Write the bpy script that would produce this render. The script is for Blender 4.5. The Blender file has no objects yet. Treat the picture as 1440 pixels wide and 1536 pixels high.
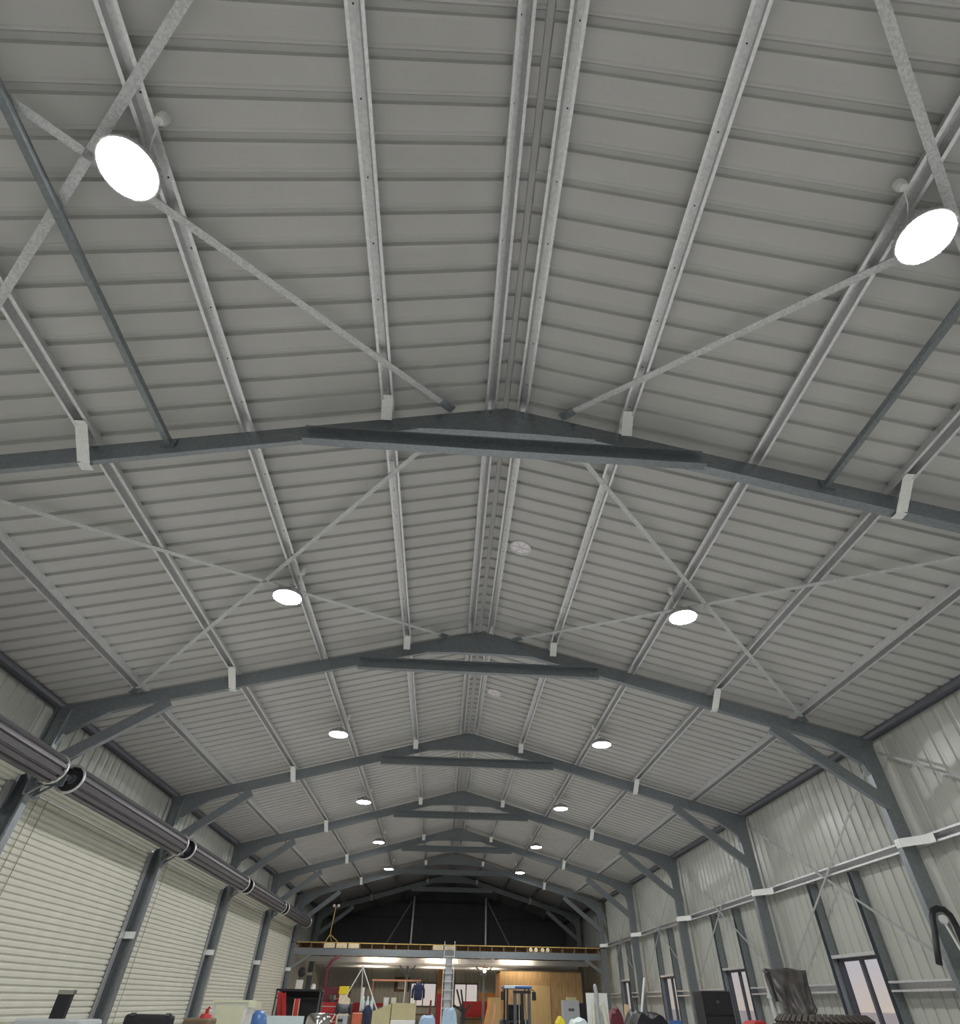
import bpy, bmesh, math, random
from mathutils import Vector, Matrix
random.seed(7)
S = bpy.context.scene
C = S.collection

# ------------------------------------------------------------------ camera
HC = 1.6
yaw, pitch, roll = .0629, .7293, .0170
cy, sy, cp, sp = math.cos(yaw), math.sin(yaw), math.cos(pitch), math.sin(pitch)
fwd = Vector((sy*cp, cy*cp, sp)); rt = Vector((cy, -sy, 0)); up = rt.cross(fwd)
cr, sr = math.cos(roll), math.sin(roll)
r2 = cr*rt + sr*up; u2 = -sr*rt + cr*up
cam = bpy.data.cameras.new('camera'); co = bpy.data.objects.new('camera', cam); C.objects.link(co)
m = Matrix((r2, u2, -fwd)).transposed().to_4x4(); m.translation = Vector((-.4134, 0, HC)); co.matrix_world = m
cam.sensor_fit = 'HORIZONTAL'; cam.sensor_width = 36; cam.lens = 822.66/1440*36; cam.shift_x = -18.86/1440; cam.clip_start = .05; cam.clip_end = 2000
S.camera = co

# ------------------------------------------------------------------ world: dusk sky seen through the windows
w = bpy.data.worlds.new('dusk_sky'); S.world = w; w.use_nodes = True
nt = w.node_tree; nt.nodes.clear()
out = nt.nodes.new('ShaderNodeOutputWorld'); bg = nt.nodes.new('ShaderNodeBackground')
tc = nt.nodes.new('ShaderNodeTexCoord'); sx = nt.nodes.new('ShaderNodeSeparateXYZ'); cr_ = nt.nodes.new('ShaderNodeValToRGB')
nt.links.new(tc.outputs['Generated'], sx.inputs[0]); nt.links.new(sx.outputs['Z'], cr_.inputs[0])
nt.links.new(cr_.outputs[0], bg.inputs[0]); nt.links.new(bg.outputs[0], out.inputs[0])
e = cr_.color_ramp.elements
e[0].position = 0; e[0].color = (.82, .70, .60, 1); e[1].position = .35; e[1].color = (.50, .53, .66, 1)
x = e.new(.06); x.color = (.70, .68, .76, 1)
bg.inputs[1].default_value = .62

# ------------------------------------------------------------------ exposure
LAMP = 210.0          # high bay lens emission
WARM = 44.0           # battens under the mezzanine, rear row added for fill
S.view_settings.view_transform = 'Standard'; S.view_settings.look = 'None'
S.view_settings.exposure = 0.42; S.view_settings.gamma = 1.0; S.view_settings.use_curve_mapping = False

# ------------------------------------------------------------------ materials
MATS = {}
def mat(name, col, rough=.6, metal=0., noise=0., scale=8., kind='noise', bump=0., emit=None, spec=.5, col2=None):
    if name in MATS: return MATS[name]
    m = bpy.data.materials.new(name); m.use_nodes = True; t = m.node_tree; b = t.nodes['Principled BSDF']
    b.inputs['Roughness'].default_value = rough; b.inputs['Metallic'].default_value = metal
    b.inputs['Specular IOR Level'].default_value = spec
    c = (*col, 1); b.inputs['Base Color'].default_value = c
    if noise or bump:
        tx = t.nodes.new('ShaderNodeTexCoord')
        if kind == 'spangle':
            n = t.nodes.new('ShaderNodeTexVoronoi'); n.inputs['Scale'].default_value = scale; o = n.outputs['Color']
            sp_ = t.nodes.new('ShaderNodeSeparateColor'); t.links.new(o, sp_.inputs[0]); o = sp_.outputs[0]
        elif kind == 'wood':
            mp = t.nodes.new('ShaderNodeMapping'); mp.inputs['Scale'].default_value = (6, 6, .7)
            t.links.new(tx.outputs['Object'], mp.inputs[0])
            n = t.nodes.new('ShaderNodeTexNoise'); n.inputs['Scale'].default_value = scale; n.inputs['Detail'].default_value = 6; o = n.outputs['Fac']
            t.links.new(mp.outputs[0], n.inputs['Vector'])
        else:
            n = t.nodes.new('ShaderNodeTexNoise'); n.inputs['Scale'].default_value = scale; n.inputs['Detail'].default_value = 5; o = n.outputs['Fac']
        if kind != 'wood': t.links.new(tx.outputs['Object'], n.inputs['Vector'])
        r = t.nodes.new('ShaderNodeValToRGB'); t.links.new(o, r.inputs[0])
        lo = [max(0, v*(1-noise)) for v in col]; hi = [min(1, v*(1+noise)) for v in (col2 or col)]
        r.color_ramp.elements[0].color = (*lo, 1); r.color_ramp.elements[1].color = (*hi, 1)
        if kind != 'spangle': r.color_ramp.elements[0].position = .3; r.color_ramp.elements[1].position = .7
        t.links.new(r.outputs[0], b.inputs['Base Color'])
        if bump:
            bp = t.nodes.new('ShaderNodeBump'); bp.inputs['Strength'].default_value = bump; bp.inputs['Distance'].default_value = .01
            t.links.new(o, bp.inputs['Height']); t.links.new(bp.outputs[0], b.inputs['Normal'])
    if emit:
        b.inputs['Emission Color'].default_value = (*emit[0], 1); b.inputs['Emission Strength'].default_value = emit[1]
    MATS[name] = m; return m
ROOF = mat('roof_sheet_grey', (.54, .54, .525), .5, .0, .05, 1.2, spec=.35)
WALL = mat('wall_sheet_grey_green', (.47, .485, .44), .30, .0, .05, 1.0, spec=.6)
GABLE = mat('end_wall_sheet_upper_dark', (.20, .195, .21), .55, .0, .06, 1.0)  # darker grey used on the upper part of the gable sheets
GALV = mat('galvanised_purlin', (.74, .745, .75), .38, .65, .08, 45, 'spangle')
FRAME = mat('galvanised_frame_blue_grey', (.285, .315, .335), .38, .7, .10, 38, 'spangle')
FLY = mat('galvanised_plate_lit_tone', (.86, .88, .86), .5, .0, .05, 60, 'spangle')  # base colour lightened in place of lamp light striking the plates
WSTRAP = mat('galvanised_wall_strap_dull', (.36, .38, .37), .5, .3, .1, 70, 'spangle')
STRAP = mat('galvanised_strap', (.58, .60, .60), .45, .3, .14, 70, 'spangle')
EAVE = mat('eave_purlin_dark_steel', (.16, .165, .19), .5, .3, .1, 20)
CONC = mat('concrete_floor', (.63, .625, .61), .6, 0, .10, 1.5, bump=.1)
CURT = mat('roller_curtain_cream', (.70, .70, .61), .45, 0, .04, 2.0, spec=.5)
DRUMM = mat('rolled_curtain_outside_brown_grey', (.145, .14, .15), .42, .3, .06, 2.0)
RING = mat('drum_ring_steel', (.72, .72, .72), .35, .6, .05, 20)
DARK = mat('dark_interior', (.03, .03, .035), .6, 0, .2, 10)
BLACK = mat('black_plastic', (.018, .018, .022), .45, 0, .2, 20)
RUBBER = mat('tyre_rubber', (.035, .032, .03), .8, 0, .35, 18, bump=.2, col2=(.07, .06, .05))
WHITE = mat('white_painted', (.78, .79, .76), .5, 0, .04, 6)
CREAM = mat('cream_painted', (.72, .73, .55), .5, 0, .05, 4)
YELLOW = mat('yellow_paint', (.85, .68, .03), .45, 0, .06, 9)
YTONGUE = mat('yellow_edge_board', (.60, .42, .12), .7, 0, .15, 9)
RED = mat('red_paint', (.50, .035, .04), .4, 0, .1, 6)
MAROON = mat('maroon_paint', (.16, .03, .04), .5, 0, .1, 6)
BLUE = mat('blue_paint', (.07, .17, .42), .35, 0, .06, 6)
PALEBLUE = mat('pale_blue_cloth', (.45, .62, .80), .7, 0, .12, 8, bump=.3)
PALE = mat('pale_blue_sheet', (.66, .78, .78), .5, 0, .05, 5)
STEEL = mat('polished_steel', (.62, .61, .58), .18, 1., .08, 6)
ALU = mat('aluminium', (.72, .74, .74), .35, .7, .05, 20)
GREYBOX = mat('grey_cabinet_paint', (.42, .45, .46), .5, 0, .05, 4)
DGREY = mat('dark_grey_metal', (.10, .105, .115), .5, .2, .1, 10)
PLY = mat('plywood', (.45, .29, .125), .6, 0, .14, 3, 'wood', col2=(.52, .35, .17))
PLY2 = mat('plywood_door_sheet', (.66, .48, .22), .6, 0, .06, 3, 'wood')
OTIM = mat('orange_timber', (.62, .27, .07), .6, 0, .15, 4, 'wood')
TIMB = mat('pale_timber', (.72, .56, .34), .6, 0, .12, 4, 'wood')
JOIST = mat('brown_joist_timber', (.19, .115, .06), .7, 0, .25, 5, 'wood')
KHAKI = mat('khaki_cardboard', (.52, .47, .27), .75, 0, .06, 4)
BROWN = mat('brown_panel', (.17, .12, .07), .7, 0, .15, 4)
COPPER = mat('copper_pipe_orange', (.60, .27, .15), .4, .3, .1, 9)
TARP = mat('grey_tarpaulin', (.12, .11, .105), .38, 0, .45, 7, bump=.6)
FOAM = mat('pale_foam', (.78, .66, .45), .8, 0, .1, 10)
CREAMPIPE = mat('cream_pvc', (.68, .68, .57), .4, 0, .04, 6)
ORED = mat('orange_red_housing', (.58, .15, .07), .5, 0, .1, 6)
PAPER = mat('white_paper', (.8, .79, .76), .7, 0, .03, 10)
SCREW = mat('screw_steel', (.12, .12, .12), .4, .5, .05, 5)
VENTP = mat('vent_throat_lilac_daylight', (.93, .88, .94), .3, 0, .08, 7, spec=.7)  # pale colour stands in for daylight coming down the throat
LENS = mat('high_bay_lens', (.9, .9, .9), .4, emit=((1., .99, .98), LAMP))
TUBE = mat('batten_diffuser_warm', (.9, .85, .7), .4, emit=((1., .83, .64), WARM))
BULB = mat('warm_bulb', (.9, .85, .7), .4, emit=((1., .82, .55), 14.))
HOUS = mat('lamp_housing_grey', (.55, .55, .55), .5, .3, .1, 9)
GROUND = mat('outside_ground_gravel', (.92, .76, .60), .9, 0, .08, .6)
def glass():
    m = bpy.data.materials.new('window_glass'); m.use_nodes = True; t = m.node_tree; t.nodes.clear()
    o = t.nodes.new('ShaderNodeOutputMaterial'); mx = t.nodes.new('ShaderNodeMixShader'); fr = t.nodes.new('ShaderNodeLayerWeight'); fr.inputs[0].default_value = .5; pw = t.nodes.new('ShaderNodeMath'); pw.operation = 'POWER'; pw.inputs[1].default_value = 4; ml = t.nodes.new('ShaderNodeMath'); ml.operation = 'MULTIPLY_ADD'; ml.inputs[1].default_value = .5; ml.inputs[2].default_value = .035
    a = t.nodes.new('ShaderNodeBsdfTransparent'); g = t.nodes.new('ShaderNodeBsdfGlossy'); g.inputs['Roughness'].default_value = .03
    a.inputs[0].default_value = (.93, .94, .96, 1)
    t.links.new(fr.outputs['Facing'], pw.inputs[0]); t.links.new(pw.outputs[0], ml.inputs[0])
    t.links.new(ml.outputs[0], mx.inputs[0]); t.links.new(a.outputs[0], mx.inputs[1]); t.links.new(g.outputs[0], mx.inputs[2]); t.links.new(mx.outputs[0], o.inputs[0])
    return m
GLASS = glass()

# ------------------------------------------------------------------ mesh helpers
class MB:
    def __init__(s): s.v = []; s.f = []
    def add(s, vs, fs):
        n = len(s.v); s.v += [tuple(p) for p in vs]; s.f += [[i+n for i in f] for f in fs]; return s
    def box(s, a, b):
        x0, y0, z0 = a; x1, y1, z1 = b
        x0, x1 = min(x0, x1), max(x0, x1); y0, y1 = min(y0, y1), max(y0, y1); z0, z1 = min(z0, z1), max(z0, z1)
        return s.add([(x0,y0,z0),(x1,y0,z0),(x1,y1,z0),(x0,y1,z0),(x0,y0,z1),(x1,y0,z1),(x1,y1,z1),(x0,y1,z1)],
                     [[0,3,2,1],[4,5,6,7],[0,1,5,4],[1,2,6,5],[2,3,7,6],[3,0,4,7]])
    def bar(s, p, q, w, h, upv=(0,0,1)):
        p = Vector(p); q = Vector(q); d = (q-p).normalized(); u = Vector(upv)
        a = d.cross(u)
        if a.length < 1e-4: a = d.cross(Vector((0, 1, 0)))
        a.normalize(); b = a.cross(d); a = a*w/2; b = b*h/2
        vs = [p-a-b, p+a-b, p+a+b, p-a+b, q-a-b, q+a-b, q+a+b, q-a+b]
        return s.add(vs, [[0,1,2,3],[4,7,6,5],[0,4,5,1],[1,5,6,2],[2,6,7,3],[3,7,4,0]])
    def tube(s, pts, r, n=10, caps=True):
        pts = [Vector(p) for p in pts]; rs = r if isinstance(r, (list, tuple)) else [r]*len(pts)
        base = len(s.v); ref = None
        for i, p in enumerate(pts):
            d = (pts[min(i+1, len(pts)-1)] - pts[max(i-1, 0)]).normalized()
            if ref is None:
                ref = Vector((0,0,1)) if abs(d.z) < .9 else Vector((1,0,0))
            a = d.cross(ref).normalized(); b = a.cross(d); ref = b
            for j in range(n):
                t = 2*math.pi*j/n; s.v.append(tuple(p + (a*math.cos(t)+b*math.sin(t))*rs[i]))
        for i in range(len(pts)-1):
            for j in range(n):
                k = (j+1) % n; s.f.append([base+i*n+j, base+i*n+k, base+(i+1)*n+k, base+(i+1)*n+j])
        if caps:
            s.f.append([base+j for j in range(n)][::-1]); s.f.append([base+(len(pts)-1)*n+j for j in range(n)])
        return s
    def lathe(s, prof, n=24, axis='z', c=(0,0,0)):
        base = len(s.v); c = Vector(c)
        for r, h in prof:
            for j in range(n):
                t = 2*math.pi*j/n; a, b = r*math.cos(t), r*math.sin(t)
                s.v.append(tuple(c + Vector({'z': (a, b, h), 'y': (a, h, b), 'x': (h, a, b)}[axis])))
        for i in range(len(prof)-1):
            for j in range(n):
                k = (j+1) % n; s.f.append([base+i*n+j, base+i*n+k, base+(i+1)*n+k, base+(i+1)*n+j])
        return s
    def prism(s, poly, y0, y1):            # polygon in XZ, extruded along Y
        n = len(poly); vs = [(x, y0, z) for x, z in poly] + [(x, y1, z) for x, z in poly]
        fs = [list(range(n)), list(range(2*n-1, n-1, -1))] + [[i, i+n, (i+1) % n+n, (i+1) % n] for i in range(n)]
        return s.add(vs, fs)
    def prism_z(s, poly, z0, z1):          # polygon in XY, extruded along Z
        n = len(poly); vs = [(x, y, z0) for x, y in poly] + [(x, y, z1) for x, y in poly]
        fs = [list(range(n)), list(range(2*n-1, n-1, -1))] + [[i, i+n, (i+1) % n+n, (i+1) % n] for i in range(n)]
        return s.add(vs, fs)
    def mesh(s, name, smooth=False):
        me = bpy.data.meshes.new(name); me.from_pydata(s.v, [], s.f); me.update()
        bm = bmesh.new(); bm.from_mesh(me); bmesh.ops.recalc_face_normals(bm, faces=bm.faces); bm.to_mesh(me); bm.free()
        if smooth:
            for p in me.polygons: p.use_smooth = True
        return me
def obj(name, mb, material, parent=None, loc=None, smooth=False, bevel=0):
    me = mb if isinstance(mb, bpy.types.Mesh) else mb.mesh(name, smooth)
    if material and not me.materials: me.materials.append(material)
    o = bpy.data.objects.new(name, me); C.objects.link(o)
    if parent: o.parent = parent
    if loc is not None: o.location = loc
    if bevel:
        b = o.modifiers.new('bevel', 'BEVEL'); b.width = bevel; b.segments = 2; b.limit_method = 'ANGLE'
    return o
def tag(o, label=None, cat=None, group=None, kind=None):
    if label: o['label'] = label
    if cat: o['category'] = cat
    if group: o['group'] = group
    if kind: o['kind'] = kind
    return o
def thing(name, label, cat, loc=(0,0,0), rz=0, group=None):
    o = bpy.data.objects.new(name, None); C.objects.link(o); o.location = loc; o.rotation_euler.z = rz; o.empty_display_size = .2
    return tag(o, label, cat, group)
def structure(name, label=None, cat=None):
    o = bpy.data.objects.new(name, None); C.objects.link(o); o['kind'] = 'structure'
    return tag(o, label, cat)
def dup(o, parent=None, loc=None):
    c = o.copy(); C.objects.link(c); c.parent = parent
    if loc is not None: c.location = loc
    for ch in list(o.children): dup(ch, c)
    return c
ORD = ['nearest', 'second', 'third', 'fourth', 'fifth', 'sixth', 'seventh']

# ------------------------------------------------------------------ building dimensions (metres)
BAY = 5.5
F = [4.1998 + BAY*k for k in range(8)]            # portal frames F[0]..F[6]; F[7] is the end wall
Y0, Y1 = F[0] - 2*BAY, F[7]                       # front and back walls
ZR = HC + 5.478; SL = .2572                       # underside of purlins at the ridge, roof slope
HATD = .140                                       # purlin depth
PX = [.1906, 1.3933, 2.9052, 4.3911, 5.8922]      # purlin lines each side of the ridge
W = 7.34                                          # wall sheet
PITCH = .275                                      # sheet rib pitch
def zp(x): return ZR - SL*abs(x)                  # purlin underside
CA, SA = 1/math.hypot(1, SL), SL/math.hypot(1, SL)

# ------------------------------------------------------------------ floor and ground
tag(obj('floor', MB().box((-7.45, Y0, -.15), (7.45, Y1, 0)), CONC), 'grey concrete workshop floor', None, kind='structure')
gm = MB()
for a, b in (((-300, -300), (-7.6, 400)), ((7.6, -300), (300, 400)), ((-7.6, -300), (7.6, Y0-.2)), ((-7.6, Y1+.2), (7.6, 400))):
    gm.box((a[0], a[1], -.3), (b[0], b[1], -.1))
tag(obj('ground', gm, GROUND), 'bare gravel ground outside the shed', None, kind='structure')

# ------------------------------------------------------------------ roof sheets (three ribs each, ridge to eave)
def rib_profile(n, start=0., h=.042):                     # (across, height) points over n pitches
    p = []
    for i in range(n):
        o = start + i*PITCH
        p += [(o, 0), (o+.150, 0), (o+.158, .004), (o+.166, 0), (o+.182, 0), (o+.196, h), (o+.238, h), (o+.252, 0)]
    p.append((start+n*PITCH, 0)); return p
ceil = structure('ceiling', 'grey ribbed steel roof sheeting under a gable roof')
COVER = 3*PITCH
def roof_mesh(side):
    mb = MB(); pr = rib_profile(3); n = len(pr); zs = ZR + HATD + .004
    for xx in (.035, 7.46):
        for a, h in pr: mb.v.append((side*(xx + h*SA), a, zs - SL*xx + h*CA))
    for i in range(n-1): mb.f.append([i, i+1, n+i+1, n+i])
    return mb.mesh('roof_sheet')
for side in (-1, 1):
    me = roof_mesh(side); yy = Y0
    while yy < Y1 - .01:
        obj('roof_sheet', me, ROOF, ceil, (0, yy, 0)); yy += COVER
rc = MB(); zt = ZR + HATD + .045
rc.prism([(-.2, zt-.2*SL), (0, zt), (.2, zt-.2*SL), (.2, zt-.2*SL+.006), (0, zt+.006), (-.2, zt-.2*SL+.006)], Y0, Y1)
rc.box((-.03, Y0, zt-.022), (.03, Y1, zt-.014))
obj('ridge_cap', rc, ROOF, ceil)

# ------------------------------------------------------------------ walls of vertical ribbed sheets
def wall_sheet(parent, axis, plane, a0, a1, z0, z1, material, sgn, grid0):
    # ribs on a fixed grid, standing outwards (sgn)
    pts = []; k0 = int(math.floor((a0-grid0)/PITCH)); k1 = int(math.ceil((a1-grid0)/PITCH))
    for k in range(k0, k1):
        for a, h in rib_profile(1, grid0+k*PITCH, .022)[:-1]:
            if a0 < a < a1: pts.append((a, h))
    pts = [(a0, 0)] + pts + [(a1, 0)]; mb = MB(); n = len(pts)
    for z in (z0, z1):
        for a, h in pts:
            mb.v.append((plane+sgn*h, a, z) if axis == 'x' else (a, plane+sgn*h, z if not callable(z) else z(a)))
    for i in range(n-1): mb.f.append([i, i+1, n+i+1, n+i])
    return obj('wall_sheet', mb, material, parent)
def sheets(parent, axis, plane, a0, a1, z0, z1, material, sgn, grid0):
    k = math.floor((a0-grid0)/COVER + 1e-6); a = a0
    while a < a1 - .005:
        b = min(a1, grid0+(k+1)*COVER); k += 1
        if b - a > .01: wall_sheet(parent, axis, plane, a, b, z0, z1, material, sgn, grid0)
        a = b
ZE = ZR + HATD - SL*W                              # eave sheet height
WIN = [(F[k]+2.8-.70, F[k]+2.8+.70) for k in (1, 2, 3, 4)]
wr = structure('wall_right', 'grey green ribbed steel wall on the right')
a = Y0
for (b, c) in WIN:
    sheets(wr, 'x', W, a, b, 0, ZE, WALL, 1, Y0)
    sheets(wr, 'x', W, b, c, 2.31, ZE, WALL, 1, Y0); sheets(wr, 'x', W, b, c, 0, 1.02, WALL, 1, Y0); a = c
sheets(wr, 'x', W, a, Y1, 0, ZE, WALL, 1, Y0)
wl = structure('wall_left', 'ribbed steel wall above and between the roller doors')
DOORS = [(F[k], F[k+1]) for k in range(5)]
sheets(wl, 'x', -W, Y0, F[0], 0, ZE, WALL, -1, Y0)
for a, b in DOORS:
    sheets(wl, 'x', -W, a, b, 4.25, ZE, WALL, -1, Y0)
    for c0, c1 in ((a, a+.25), (b-.25, b)): wall_sheet(wl, 'x', -W, c0, c1, 0, 4.25, WALL, -1, Y0)
sheets(wl, 'x', -W, F[5], Y1, 0, ZE, WALL, -1, Y0)
BW = [(-2.05, -.55), (.50, 1.88)]                   # windows in the end wall
ZB0, ZB1 = 1.35, 2.40
wb = structure('wall_back', 'dark ribbed steel gable wall behind the mezzanine')
def roofz(xx): return ZR + HATD + .05 - SL*abs(xx)
def gable(parent, plane, sgn, wins):
    k = 0; a = -W
    edges = sorted({-W, 0., W} | {v for p_ in wins for v in p_})
    for e0, e1 in zip(edges, edges[1:]):
        iswin = any(abs(e0-p_[0]) < 1e-6 for p_ in wins)
        aa = e0; kk = math.floor((e0+W)/COVER + 1e-6)
        while aa < e1 - .005:
            bb = min(e1, -W+(kk+1)*COVER); kk += 1
            if bb - aa > .01:
                if iswin:
                    wall_sheet(parent, 'y', plane, aa, bb, 0, ZB0, WALL, sgn, -W); wall_sheet(parent, 'y', plane, aa, bb, ZB1, 3.35, WALL, sgn, -W)
                else: wall_sheet(parent, 'y', plane, aa, bb, 0, 3.35, WALL, sgn, -W)
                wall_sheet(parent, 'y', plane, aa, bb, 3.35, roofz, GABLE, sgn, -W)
            aa = bb
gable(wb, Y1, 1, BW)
wf = structure('wall_front', 'ribbed steel gable wall behind the viewer')
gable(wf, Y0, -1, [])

# ------------------------------------------------------------------ hat section members
def hat(mb, p, q, upv, foot=.026, half=.070, top=.041, dep=HATD):
    # open hat: feet at the line p-q, crown towards upv
    p = Vector(p); q = Vector(q); d = (q-p).normalized(); u = Vector(upv).normalized(); a = d.cross(u).normalized()
    t = .003
    pr = [(-half, 0), (-half+foot, 0), (-top, dep), (top, dep), (half-foot, 0), (half, 0)]
    inn = [(half, -t), (half-foot-.002, -t), (top-.002, dep-t), (-top+.002, dep-t), (-half+foot+.002, -t), (-half, -t)]
    ring = pr + inn; n = len(ring)
    vs = [P + a*x + u*y for P in (p, q) for x, y in ring]
    base = len(mb.v); mb.v += [tuple(v) for v in vs]
    for i in range(n): mb.f.append([base+i, base+(i+1) % n, base+n+(i+1) % n, base+n+i])
    for i in range(5):
        for o in (0, n): mb.f.append([base+o+i, base+o+i+1, base+o+n-2-i, base+o+n-1-i])
WHERE = ['against the ridge', 'first out from the ridge', 'carrying the lamps', 'third out from the ridge', 'nearest the eave']
for side, sn in ((-1, 'left'), (1, 'right')):
    for i, px in enumerate(PX):
        mb = MB(); hat(mb, (side*px, Y0+.05, zp(px)), (side*px, Y1-.05, zp(px)), (side*SA, 0, CA))
        o = tag(obj('roof_purlin', mb, GALV), f'galvanised top-hat roof purlin on the {sn} slope, {WHERE[i]}', 'purlin', 'roof purlins')
        sc = MB()
        yy = Y0 + .222 + PITCH*20
        while yy < F[2]:
            sc.add(*(lambda c, r: ([(c[0]+r*math.cos(t), c[1]+r*math.sin(t), c[2]-side*SA*r*math.cos(t)/CA*side*side) for t in [k*math.pi/3 for k in range(6)]] +
                                   [(c[0], c[1], c[2]-.014)], [[k, (k+1) % 6, 6] for k in range(6)]))((side*(px+SA*(HATD-.004)), yy, zp(px)+CA*(HATD-.0045)), .008))
            yy += PITCH*2
        tag(obj('screws', sc, SCREW, o), 'dark screw tips', kind='stuff')
for side, sn in ((-1, 'left'), (1, 'right')):
    mb = MB(); xo = W-.008; xi = W-.19; rz = lambda x_: ZR+HATD-SL*x_-.006
    mb.prism([(side*xi, rz(xi)), (side*xo, rz(xo)), (side*xo, rz(xo)-.035), (side*(xo-.012), rz(xo)-.035), (side*(xo-.012), rz(xo)-.006), (side*(xi+.01), rz(xi)-.012), (side*(xi+.01), rz(xi)-.085), (side*xi, rz(xi)-.085)], Y0, Y1)
    tag(obj('eave_purlin', mb, EAVE), f'dark eave purlin along the top of the {sn} wall', 'purlin', 'eave purlins')

# ------------------------------------------------------------------ portal frames
def chan(mb, p, q, dep, web_y, fl, t=.007, lip=.018):
    # C section lying in the XZ plane; p,q are points of the LOWER edge line, depth measured upwards-normal; flanges go to web_y+fl
    p = Vector((p[0], p[1])); q = Vector((q[0], q[1])); d = (q-p).normalized(); n = Vector((-d.y, d.x))
    if n.y < 0: n = -n
    def quad(o0, o1, ya, yb):
        pts = [p+n*o0, q+n*o0, q+n*o1, p+n*o1]
        mb.prism([(v.x, v.y) for v in pts], ya, yb)
    s = 1 if fl > 0 else -1
    quad(0, dep, web_y, web_y+s*t); quad(0, t, web_y+s*t, web_y+fl); quad(dep-t, dep, web_y+s*t, web_y+fl)
    quad(t, lip, web_y+fl-s*t, web_y+fl); quad(dep-lip, dep-t, web_y+fl-s*t, web_y+fl)
RD = .24
def make_frame(label, first):
    fr = thing('portal_frame', label, 'frame', (0, 0, 0), 0, 'portal frames')
    for side in (-1, 1):
        # rafter
        mb = MB(); xe = 7.13
        chan(mb, (side*.02, zp(.02)-RD), (side*xe, zp(xe)-RD), RD*CA, -.02, .06 if side < 0 else .12)
        obj('rafter', mb, FRAME, fr)
        # column
        mb = MB()
        xi, xo = side*6.88, side*7.13
        ztop = zp(7.13) - .02
        if side > 0:
            mb.box((xi, -.05, 0), (xo, -.043, ztop)); mb.box((xi, -.043, 0), (xi+side*.007, .07, ztop)); mb.box((xo-side*.007, -.043, 0), (xo, .07, ztop))
        else:
            mb.box((xi, .063, 0), (xo, .07, ztop)); mb.box((xi, -.07, 0), (xi+side*.007, .063, ztop)); mb.box((xo-side*.007, -.07, 0), (xo, .063, ztop))
            mb.box((xi+side*.007, -.07, 0), (xi+side*.03, -.063, ztop)); mb.box((xo-side*.007, -.07, 0), (xo-side*.03, -.063, ztop))
        c = obj('column', mb, FRAME, fr)
        mb = MB().box((side*6.78, -.14, 0), (side*7.13, .14, .016)); obj('base_plate', mb, FRAME, c)
        if side < 0:
            mb = MB().box((xi+side*.0, -.076, 2.50), (xo, -.0705, 2.62)); obj('bridging_plate', mb, FLY, c)
        # eave bracket: plate with a turned-out lower flange
        zr_ = lambda xx: zp(xx)-RD
        poly = [(side*5.75, zr_(5.75)+.02), (side*6.25, zr_(6.25)-.02), (side*6.83, zr_(6.83)-.26), (side*6.875, zr_(6.875)-.42), (side*7.12, zr_(7.12)-.42), (side*7.12, zp(7.12)-.03), (side*5.75, zp(5.75)-.03)]
        mb = MB().prism(poly, -.033, -.021)
        for (x0, z0), (x1, z1) in zip(poly[:3], poly[1:4]):
            mb.prism([(x0, z0), (x1, z1), (x1, z1-.008), (x0, z0-.008)], -.033, .06)
        obj('eave_bracket', mb, FRAME, fr)
        # knee brace on the near face
        mb = MB(); chan(mb, (side*5.24, 5.31), (side*6.92, 4.07), .185, -.135, .10)
        obj('knee_brace', mb, FRAME, fr)
    # apex bracket
    zb = zp(.47)-RD-.11
    poly = [(-1.12, zp(1.12)-RD+.03), (-.47, zb), (.47, zb), (1.12, zp(1.12)-RD+.03), (1.12, zp(1.12)-.02), (0, zp(0)-.02), (-1.12, zp(1.12)-.02)]
    mb = MB().prism(poly, -.033, -.021)
    for (x0, z0), (x1, z1) in zip(poly[:3], poly[1:4]): mb.prism([(x0, z0), (x1, z1), (x1, z1-.009), (x0, z0-.009)], -.033, .06)
    ap = obj('apex_bracket', mb, FRAME, fr)
    mb = MB()
    for bx in (-.34, -.2, .2, .34, -.8, .8):
        for bz in (-.06, -.15): mb.lathe([(0, -.049), (.014, -.047), (.014, -.033)], 6, 'y', (bx, 0, zp(bx)+bz))
    tag(obj('bolts', mb, FRAME, ap), kind='stuff')
    # collar tie on the near face
    mb = MB(); chan(mb, (-2.26, 6.16), (2.26, 6.16), .215, -.036, -.10)
    obj('tie_beam', mb, FRAME, fr)
    # fly braces from purlins down to the rafter flange
    for side in (-1, 1):
        for px in (PX[1], PX[3]):
            mb = MB(); x0 = side*px; dx = .062
            zt_, zb_ = zp(px)-.004, zp(px)-RD-.012
            yt, yb = -.32, -.142 if px < 2 else -.01
            zb2 = zb_ if px > 2 else zp(px)-.17
            mb.add([(x0-dx, yt, zt_), (x0+dx, yt, zt_), (x0+dx, yb, zb2), (x0-dx, yb, zb2), (x0-dx, yt+.005, zt_+.005), (x0+dx, yt+.005, zt_+.005), (x0+dx, yb+.005, zb2+.005), (x0-dx, yb+.005, zb2+.005)],
                   [[0,1,2,3],[4,7,6,5],[0,4,5,1],[1,5,6,2],[2,6,7,3],[3,7,4,0]])
            mb.box((x0-dx, yt-.05, zt_-.004), (x0+dx, yt+.006, zt_))
            if px > 2: mb.box((x0-dx, yb, zb_-.004), (x0+dx, yb+.10, zb_))
            obj('fly_brace', mb, FLY, fr)
    mb = MB()                                      # right column fly brace from the girt
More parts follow.
